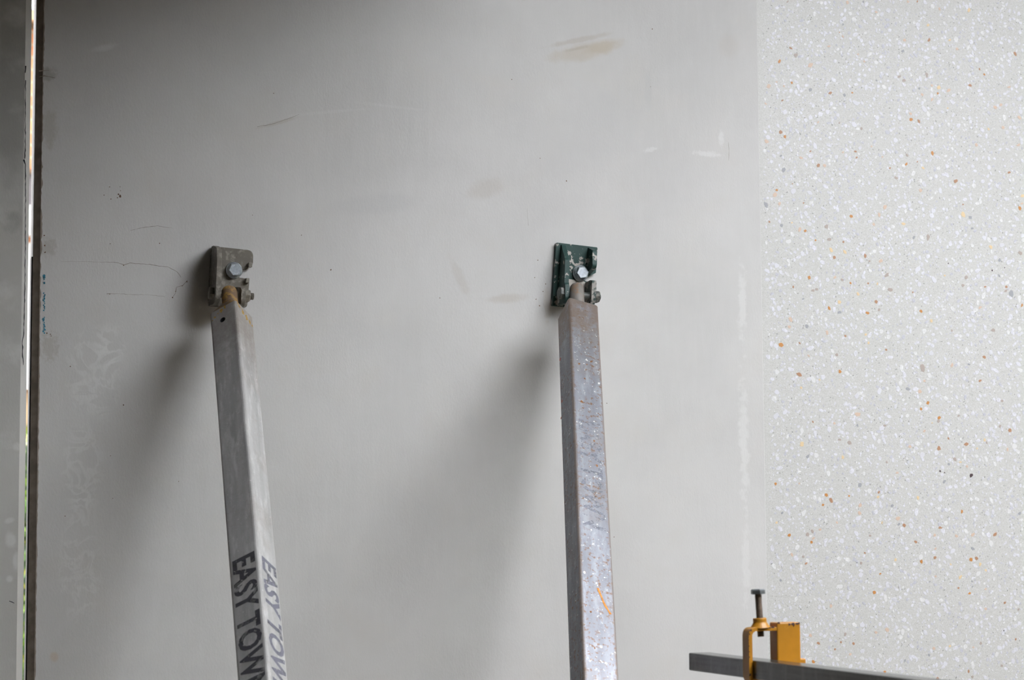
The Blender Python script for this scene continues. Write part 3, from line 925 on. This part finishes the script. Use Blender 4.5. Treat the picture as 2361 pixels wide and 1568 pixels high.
# left prop
WL = 0.0679
propL, ML, LL, dL = prop((-0.6783, -0.13, 2.0194), (-0.07062, -0.674, -0.73535), 0.9032, WL,
                         'plain grey galvanised square prop with dark stencilled words', M_TUBE_L)
axL = face_axes(ML, WL)
upL = Vector((0, 0, 1)).cross(axL[0])
if (ML.to_3x3() @ upL).dot(RIGHT) < 0: upL = -upL
tubeL = make_tube(propL, WL, LL, M_TUBE_L, (axL[0], 0.040, upL * -0.002, 0.0068))
T_TOP = 0.0236
lettering(propL, tubeL, ML, axL[0], WL, 0.698 + T_TOP, 0.335, 0.052, 0.001, M_INK_A, 'EASY TOWN')
lettering(propL, tubeL, ML, axL[1], WL, 0.706 + T_TOP, 0.335, 0.050, 0.002, M_INK_B, 'EASY TOWN')
foot(propL, ML, LL, dL)

def swivel(root, w, pin_dist, mat, sp_r, cone_h, cone=True):
    bm = bmesh.new()
    if cone:
        sq = rounded_square(w - 0.001, 0.010, 5)
        k = len(sq)
        rings = [[bm.verts.new((x, y, 0.0)) for x, y in sq], [bm.verts.new((x * 0.93, y * 0.93, 0.006)) for x, y in sq]]
        for rr, zz in ((sp_r * 1.75, cone_h * 0.55), (sp_r * 1.35, cone_h * 0.82), (sp_r * 1.08, cone_h), (sp_r, cone_h + 0.004)):
            ring = []
            for x, y in sq:
                a = math.atan2(y, x)
                ring.append(bm.verts.new((rr * math.cos(a), rr * math.sin(a), zz)))
            rings.append(ring)
        for a, b in zip(rings, rings[1:]):
            for i in range(k):
                bm.faces.new((a[i], a[(i + 1) % k], b[(i + 1) % k], b[i]))
        bm.faces.new(rings[0][::-1]); bm.faces.new(rings[-1])
        link_mesh('weld_collar', bm, mat, root, True)
    else:
        prism(bm, rounded_square(w - 0.003, 0.006), 'z', 0.0, 0.004, 0.001)
        link_mesh('end_plate', bm, mat, root)
    bm = bmesh.new()
    prof = [(sp_r, 0.002), (sp_r, pin_dist)]
    for j in range(1, 7):
        a = j / 6 * math.pi / 2
        prof.append((max(0.002, sp_r * math.cos(a)), pin_dist + sp_r * 0.9 * math.sin(a)))
    lathe(bm, prof, 28)
    link_mesh('swivel_eye', bm, mat, root, True)
pinL = gb.matrix_world @ Vector((-0.0175, -0.058, -0.061))
dist = -(ML.inverted() @ pinL).z * -1
swivel(propL, WL, max(0.03, dist), M_RUSTY, 0.0175, 0.034)
# old yellow paint left at the weld
bm = bmesh.new()
for ax, up_s in ((axL[0], 1), (axL[1], 1)):
    up = Vector((0, 0, 1)).cross(ax)
    if (ML.to_3x3() @ up).dot(RIGHT) < 0: up = -up
    for b, t, r, st in ([(-0.021, 0.020, 0.0032, 1.2), (-0.004, 0.010, 0.0045, 1.7), (0.006, 0.004, 0.003, 2.0), (-0.027, 0.026, 0.002, 1.2), (-0.012, 0.013, 0.002, 1)] if ax is axL[0]
                        else [(-0.020, 0.010, 0.005, 1.4), (-0.008, 0.016, 0.006, 1.6), (0.006, 0.022, 0.006, 1.8), (0.018, 0.026, 0.005, 1.6), (-0.026, 0.004, 0.004, 1.2), (0.026, 0.030, 0.004, 1.2)]):
        pts = []
        for i in range(9):
            a = 2 * math.pi * i / 9
            q = r * random.uniform(0.5, 1.1)
            pts.append(bm.verts.new(ax * (WL / 2 + 0.0003) + up * (b + q * math.cos(a)) + Vector((0, 0, -(t + q * st * math.sin(a))))))
        bm.faces.new(pts)
tag(link_mesh('yellow_paint_remnant', bm, M_YPAINT, tubeL), kind='stuff')

# right prop
WR = 0.0724
propR, MR, LR, dR = prop((0.1148, -0.13, 2.048), (-0.2197, -0.66054, -0.71792), 0.3522, WR,
                         'rust-flecked blue-grey square prop with an orange crayon stroke', M_TUBE_R)
axR = face_axes(MR, WR)
tubeR = make_tube(propR, WR, LR, M_TUBE_R)
foot(propR, MR, LR, dR)
pinR = nb_.matrix_world @ Vector((-0.013, -0.046, -0.056))
dist = (MR.inverted() @ pinR).z
swivel(propR, WR, max(0.03, dist), M_SPIGOT, 0.0165, 0.012, False)
lettering(propR, tubeR, MR, axR[1], WR, 0.375 + T_TOP, 0.318, 0.050, 0.0, M_INK_C, 'EASY TOWN')
upR = Vector((0, 0, 1)).cross(axR[1])
if (MR.to_3x3() @ upR).dot(RIGHT) < 0: upR = -upR
upRl = Vector((0, 0, 1)).cross(axR[0])
if (MR.to_3x3() @ upRl).dot(RIGHT) < 0: upRl = -upRl

def face_strip(tube, ax, up, w, pts, wid, mat, name):
    bm = bmesh.new()
    prev = None
    for i, (b, t) in enumerate(pts):
        j = min(i, len(pts) - 2)
        dv = Vector((pts[j + 1][0] - pts[j][0], pts[j + 1][1] - pts[j][1])).normalized()
        nv = Vector((-dv.y, dv.x)) * wid * 0.5 * random.uniform(0.7, 1.15)
        a = bm.verts.new(ax * (w / 2 + 0.0005) + up * (b + nv.x) + Vector((0, 0, -(t + nv.y))))
        c = bm.verts.new(ax * (w / 2 + 0.0005) + up * (b - nv.x) + Vector((0, 0, -(t - nv.y))))
        if prev: bm.faces.new((prev[0], a, c, prev[1]))
        prev = (a, c)
    return link_mesh(name, bm, mat, tube)

def face_point(M, ax, up, w, px, py):
    """Face coordinates (across, along) of the spot on a tube face seen at a pixel."""
    r = FWD + RIGHT * ((px - IW / 2) / FPX) - UP * ((py - IH / 2) / FPX)
    inv = M.inverted()
    o, dd = inv @ EYE, inv.to_3x3() @ r
    s = (w / 2 - o.dot(ax)) / dd.dot(ax)
    q = o + dd * s
    return q.dot(up), -q.z

face_strip(tubeR, axR[1], upR, WR, [face_point(MR, axR[1], upR, WR, *p) for p in ((1378, 1356), (1382, 1366), (1387, 1377), (1391, 1388), (1396, 1398), (1402, 1407), (1408, 1417))],
           0.0045, M_ORANGE, 'orange_stroke')
def face_blot(tube, M, ax, up, w, px, py, r, mat, name):
    b, t = face_point(M, ax, up, w, px, py)
    bm = bmesh.new()
    vs = []
    for i in range(9):
        a = 2 * math.pi * i / 9
        q = r * random.uniform(0.6, 1.15)
        vs.append(bm.verts.new(ax * (w / 2 + 0.0004) + up * (b + q * math.cos(a)) + Vector((0, 0, -(t + q * 1.3 * math.sin(a))))))
    bm.faces.new(vs)
    return link_mesh(name, bm, mat, tube)
M_RUSTB = plain('orange_rust', (0.26, 0.125, 0.055), 0.9, 0.0, 0.3, 250.0)
for px, py, r in ((1341, 926, 0.0042), (1335, 839, 0.003), (1363, 834, 0.003), (1348, 873, 0.0025), (1353, 841, 0.002), (1370, 1017, 0.0028), (1376, 1074, 0.003), (1362, 1411, 0.0025), (1371, 1495, 0.002)):
    face_blot(tubeR, MR, axR[1], upR, WR, px, py, r, M_RUSTB, 'rust_blot')
for px, py, r in ((1296, 925, 0.004), (1294, 964, 0.003), (1292, 828, 0.004)):
    face_blot(tubeR, MR, axR[0], upRl, WR, px, py, r, M_RED, 'red_spot')
M_SCUFF = plain('white_scuff', (0.75, 0.74, 0.73), 0.7)
for px, py, r in ((1375, 1092, 0.003), (1383, 1103, 0.0025), (1363, 1222, 0.0022), (1375, 1345, 0.002), (1347, 1320, 0.003), (1386, 1491, 0.003), (1397, 1530, 0.003), (1381, 884, 0.003), (1352, 830, 0.003)):
    face_blot(tubeR, MR, axR[1], upR, WR, px, py, r, M_SCUFF, 'white_scuff')

# ------------------------------------------------------------------ steel bar and yellow clamp
BX0, BX1, BZ1 = 0.0070, 0.0505, 1.3430
BZ0 = BZ1 - 0.0325
YF = -1.276
bm = bmesh.new()
prism(bm, [(x + (BX0 + BX1) / 2, z + (BZ0 + BZ1) / 2) for x, z in
           [(a * (BX1 - BX0) / 0.04, b * (BZ1 - BZ0) / 0.04) for a, b in rounded_square(0.04, 0.0028, 3)]], 'y', -2.75, -0.996)
bar = tag(link_mesh('steel_bar', bm, M_BAR), 'dark square steel bar pointing out through the yellow clamp', 'bar')

cl = empty('clamp_stand', Matrix.Translation((0.075, YF + 0.02, 0.0)), 'yellow painted clamp post with strap and screw around the steel bar', 'clamp')
CI = cl.matrix_world.inverted()
def cpart(name, bm, mat, parent=None, smooth=False):
    for v in bm.verts: v.co = CI @ v.co
    return link_mesh(name, bm, mat, parent or cl, smooth)
bm = bmesh.new()
box(bm, 0.0535, 0.0985, YF, YF + 0.031, 0.012, 1.4065, 0.0022)
post = cpart('post', bm, M_YELLOW)
bm = bmesh.new()
box(bm, -0.02, 0.17, YF - 0.07, YF + 0.10, 0.0, 0.012, 0.002)
cpart('base_plate', bm, M_YELLOW)
bm = bmesh.new()
box(bm, 0.098, 0.110, YF + 0.004, YF + 0.026, 1.325, 1.3435, 0.002)
cpart('lug', bm, M_YELLOW)
# bent flat strap: outline of the U in x-z, extruded in y
t_ = 0.0066
o_ = [(0.056, 1.3990), (0.0004, 1.3990), (0.0004, BZ0 - t_ - 0.0003), (0.056, BZ0 - t_ - 0.0003),
      (0.056, BZ0 - 0.0003), (0.0004 + t_, BZ0 - 0.0003), (0.0004 + t_, 1.3990 - t_), (0.056, 1.3990 - t_)]
bm = bmesh.new()
prism(bm, fillet(o_, [0, 0.013, 0.013, 0, 0, 0.002, 0.006, 0], 6), 'y', YF + 0.0012, YF + 0.0275, 0.0010)
cpart('strap', bm, M_YELLOW)
# dark chips in the strap's paint along its edge and on the post
nchip = plain('bare_rust_under_paint', (0.06, 0.026, 0.02), 0.8, 0.0, 0.3, 300.0)
bm = bmesh.new()
def chip_on_front(px, py, r, st=1.0, y=YF):
    p = wp(px, py, y)
    splat(bm, Vector((p.x, y, p.z)), r, 8, 0.0003, st)
for px, py, r, st in ((1820, 1440, 0.0030, 0.8), (1829, 1439, 0.0028, 1.6), (1838, 1438, 0.0024, 1.8), (1830, 1443, 0.0018, .7), (1795, 1437, 0.0018, 2.0), (1842, 1437, 0.002, 1)):
    chip_on_front(px, py, r, st)
cpart('paint_chip', bm, nchip, post)['kind'] = 'stuff'
bm = bmesh.new()
for px, py, r, st in ((1731, 1453, 0.0028, .8), (1728, 1462, 0.002, .5), (1726, 1476, 0.0014, .6), (1727, 1490, 0.0016, .6), (1727.5, 1503, 0.0014, .6), (1728, 1515, 0.0016, .6), (1730, 1556, 0.003, .7), (1782, 1446, 0.002, 1.6), (1775, 1447, 0.0016, 2)):
    chip_on_front(px, py, r, st, YF + 0.0012)
cpart('paint_chip', bm, nchip, cl)['kind'] = 'stuff'
# welded nut boss and screw, leaning a little
BC = Vector((0.0285, YF + 0.0145, 1.3990))
lean = Matrix.Translation(BC) @ Matrix.Rotation(math.radians(-3.0), 4, 'Y')
bm = bmesh.new()
lathe(bm, [(0.0180, -0.001), (0.0150, 0.003), (0.0128, 0.0065), (0.0120, 0.0085), (0.0120, 0.0145), (0.0112, 0.0155)], 28, lean)
cpart('nut_boss', bm, M_YELLOW, None, False)
bm = bmesh.new()
prof = []
zc = -0.0165
while zc < 0.058:
    prof += [(0.0062, zc), (0.0053, zc + 0.00085)]
    zc += 0.0017
lathe(bm, prof, 24, lean)
scr = cpart('clamp_screw', bm, M_DARKSTEEL)
bm = bmesh.new()
hex_head(bm, 0.0128, 0.057, 0.0655, lean, 0.35)
for v in bm.verts: v.co = CI @ v.co
h = link_mesh('screw_head', bm, M_HEADSTEEL, scr)

# ------------------------------------------------------------------ the view through the open joint
def zz(py, y): return wp(72, py, y).z
HY = 10.0
M_BRICK = NT('orange_brickwork')
bt = M_BRICK.t.nodes.new('ShaderNodeTexBrick')
M_BRICK.t.links.new(M_BRICK.mapping(None, rot=(math.radians(90), 0, 0)), bt.inputs['Vector'])
bt.inputs['Color1'].default_value = (0.21, 0.085, 0.04, 1)
bt.inputs['Color2'].default_value = (0.24, 0.12, 0.062, 1)
bt.inputs['Mortar'].default_value = (0.20, 0.15, 0.10, 1)
bt.inputs['Scale'].default_value = 1.0
bt.inputs['Brick Width'].default_value = 0.24
bt.inputs['Row Height'].default_value = 0.086
bt.inputs['Mortar Size'].default_value = 0.008
M_BRICK = M_BRICK.done(bt.outputs['Color'], 0.85)
M_RENDER = plain('white_render', (0.32, 0.32, 0.32), 0.8, 0.0, 0.05, 2.0)
M_CREAM = plain('cream_garden_wall', (0.20, 0.135, 0.075), 0.8, 0.0, 0.1, 3.0)
M_TIMBER = plain('brown_timber', (0.06, 0.03, 0.011), 0.7)
M_PEACH = plain('peach_fascia', (0.22, 0.135, 0.075), 0.7)
M_DGLASS = plain('dark_window_glass', (0.06, 0.055, 0.06), 0.15)
HX0, HX1 = -4.5, 4.0
house = empty('house', Matrix.Translation((0, HY, -0.15)), 'orange brick and white rendered house seen through the joint', 'house')
HI = house.matrix_world.inverted()
def hpart(name, x0, x1, y0, y1, z0, z1, mat, parent=None):
    bm = bmesh.new()
    box(bm, x0, x1, y0, y1, z0, z1)
    for v in bm.verts: v.co = HI @ v.co
    return link_mesh(name, bm, mat, parent or house)
hpart('rendered_wall', HX0, HX1, HY, HY + 4, -0.15, zz(560, HY), M_RENDER)
hpart('brick_wall', HX0, HX1, HY + 0.02, HY + 4, zz(560, HY), zz(66, HY), M_BRICK)
hpart('window', -1.3, 1.1, HY - 0.03, HY + 0.03, zz(478, HY), zz(402, HY), M_DGLASS)
hpart('window_sill', -1.4, 1.2, HY - 0.10, HY + 0.02, zz(545, HY), zz(479, HY), M_RENDER)
hpart('window_head', -1.4, 1.2, HY - 0.05, HY + 0.02, zz(402, HY), zz(392, HY), M_TIMBER)
hpart('eaves_batten', HX0 - 0.1, HX1 + 0.1, HY - 0.06, HY + 0.1, zz(66, HY), zz(57, HY), M_TIMBER)
hpart('fascia', HX0 - 0.2, HX1 + 0.2, HY - 0.14, HY + 0.1, zz(57, HY), zz(31, HY), M_PEACH)
bm = bmesh.new()
zr = zz(31, HY)
prism(bm, [(HY - 0.12, zr), (HY + 4.1, zr), (HY + 2.0, zr + 0.06)], 'x', HX0 - 0.2, HX1 + 0.2)
for v in bm.verts: v.co = HI @ v.co
link_mesh('roof', bm, M_TIMBER, house)

GY = 7.6
gw = empty('garden_wall', Matrix.Translation((0, GY, -0.15)), 'cream garden wall with brown coping behind the hedge', 'wall')
GI = gw.matrix_world.inverted()
for nm, y0, y1, z0, z1, mt in (('wall_body', GY, GY + 0.2, -0.15, zz(907, GY), M_CREAM), ('coping', GY - 0.03, GY + 0.23, zz(907, GY), zz(898, GY), M_TIMBER)):
    bm = bmesh.new()
    box(bm, -4, 4, y0, y1, z0, z1)
    for v in bm.verts: v.co = GI @ v.co
    link_mesh(nm, bm, mt, gw)

PY_ = 6.6
M_LEAVES = []
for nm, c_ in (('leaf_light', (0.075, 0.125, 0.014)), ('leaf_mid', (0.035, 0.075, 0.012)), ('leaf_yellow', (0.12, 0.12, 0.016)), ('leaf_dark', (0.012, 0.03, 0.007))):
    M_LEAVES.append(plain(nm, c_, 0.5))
hedge = empty('hedge', Matrix.Translation((-0.4, PY_, -0.15)), 'bright green clipped hedge seen low through the joint', 'hedge')
HGI = hedge.matrix_world.inverted()
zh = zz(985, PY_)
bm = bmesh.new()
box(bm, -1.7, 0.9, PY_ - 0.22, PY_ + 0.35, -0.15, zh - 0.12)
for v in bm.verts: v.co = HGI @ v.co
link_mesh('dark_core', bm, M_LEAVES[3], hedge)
bm = bmesh.new()
def leaf(c, s):
    a = Vector((random.gauss(0, 1), random.gauss(-0.6, 1), random.gauss(0.3, 1))).normalized()
    b = a.orthogonal().normalized()
    b = Matrix.Rotation(random.uniform(0, 6.28), 3, a) @ b
    cc = a.cross(b)
    vs = [bm.verts.new(HGI @ (c + q)) for q in (b * s, cc * s * 0.45 + a * s * 0.1, -b * s, -cc * s * 0.45 + a * s * 0.1)]
    f = bm.faces.new(vs)
    k = 0.5 + 0.5 * math.sin(c.z * 9 + c.x * 5 + 1.2 * math.sin(c.z * 23))
    f.material_index = random.choices((0, 1, 2, 3), (1 + 3 * k, 1.5, 0.3 + 0.8 * k, 0.2 + 1.6 * (1 - k)))[0]
for _ in range(16000):
    x = random.uniform(-1.7, 0.9)
    z = random.uniform(0.2, zh)
    y = PY_ - random.uniform(0.15, 0.30) if z < zh - 0.12 else PY_ + random.uniform(-0.28, 0.35)
    leaf(Vector((x, y, z)), random.uniform(0.02, 0.045))
o = link_mesh('leaves', bm, M_LEAVES, hedge)
o['kind'] = 'stuff'
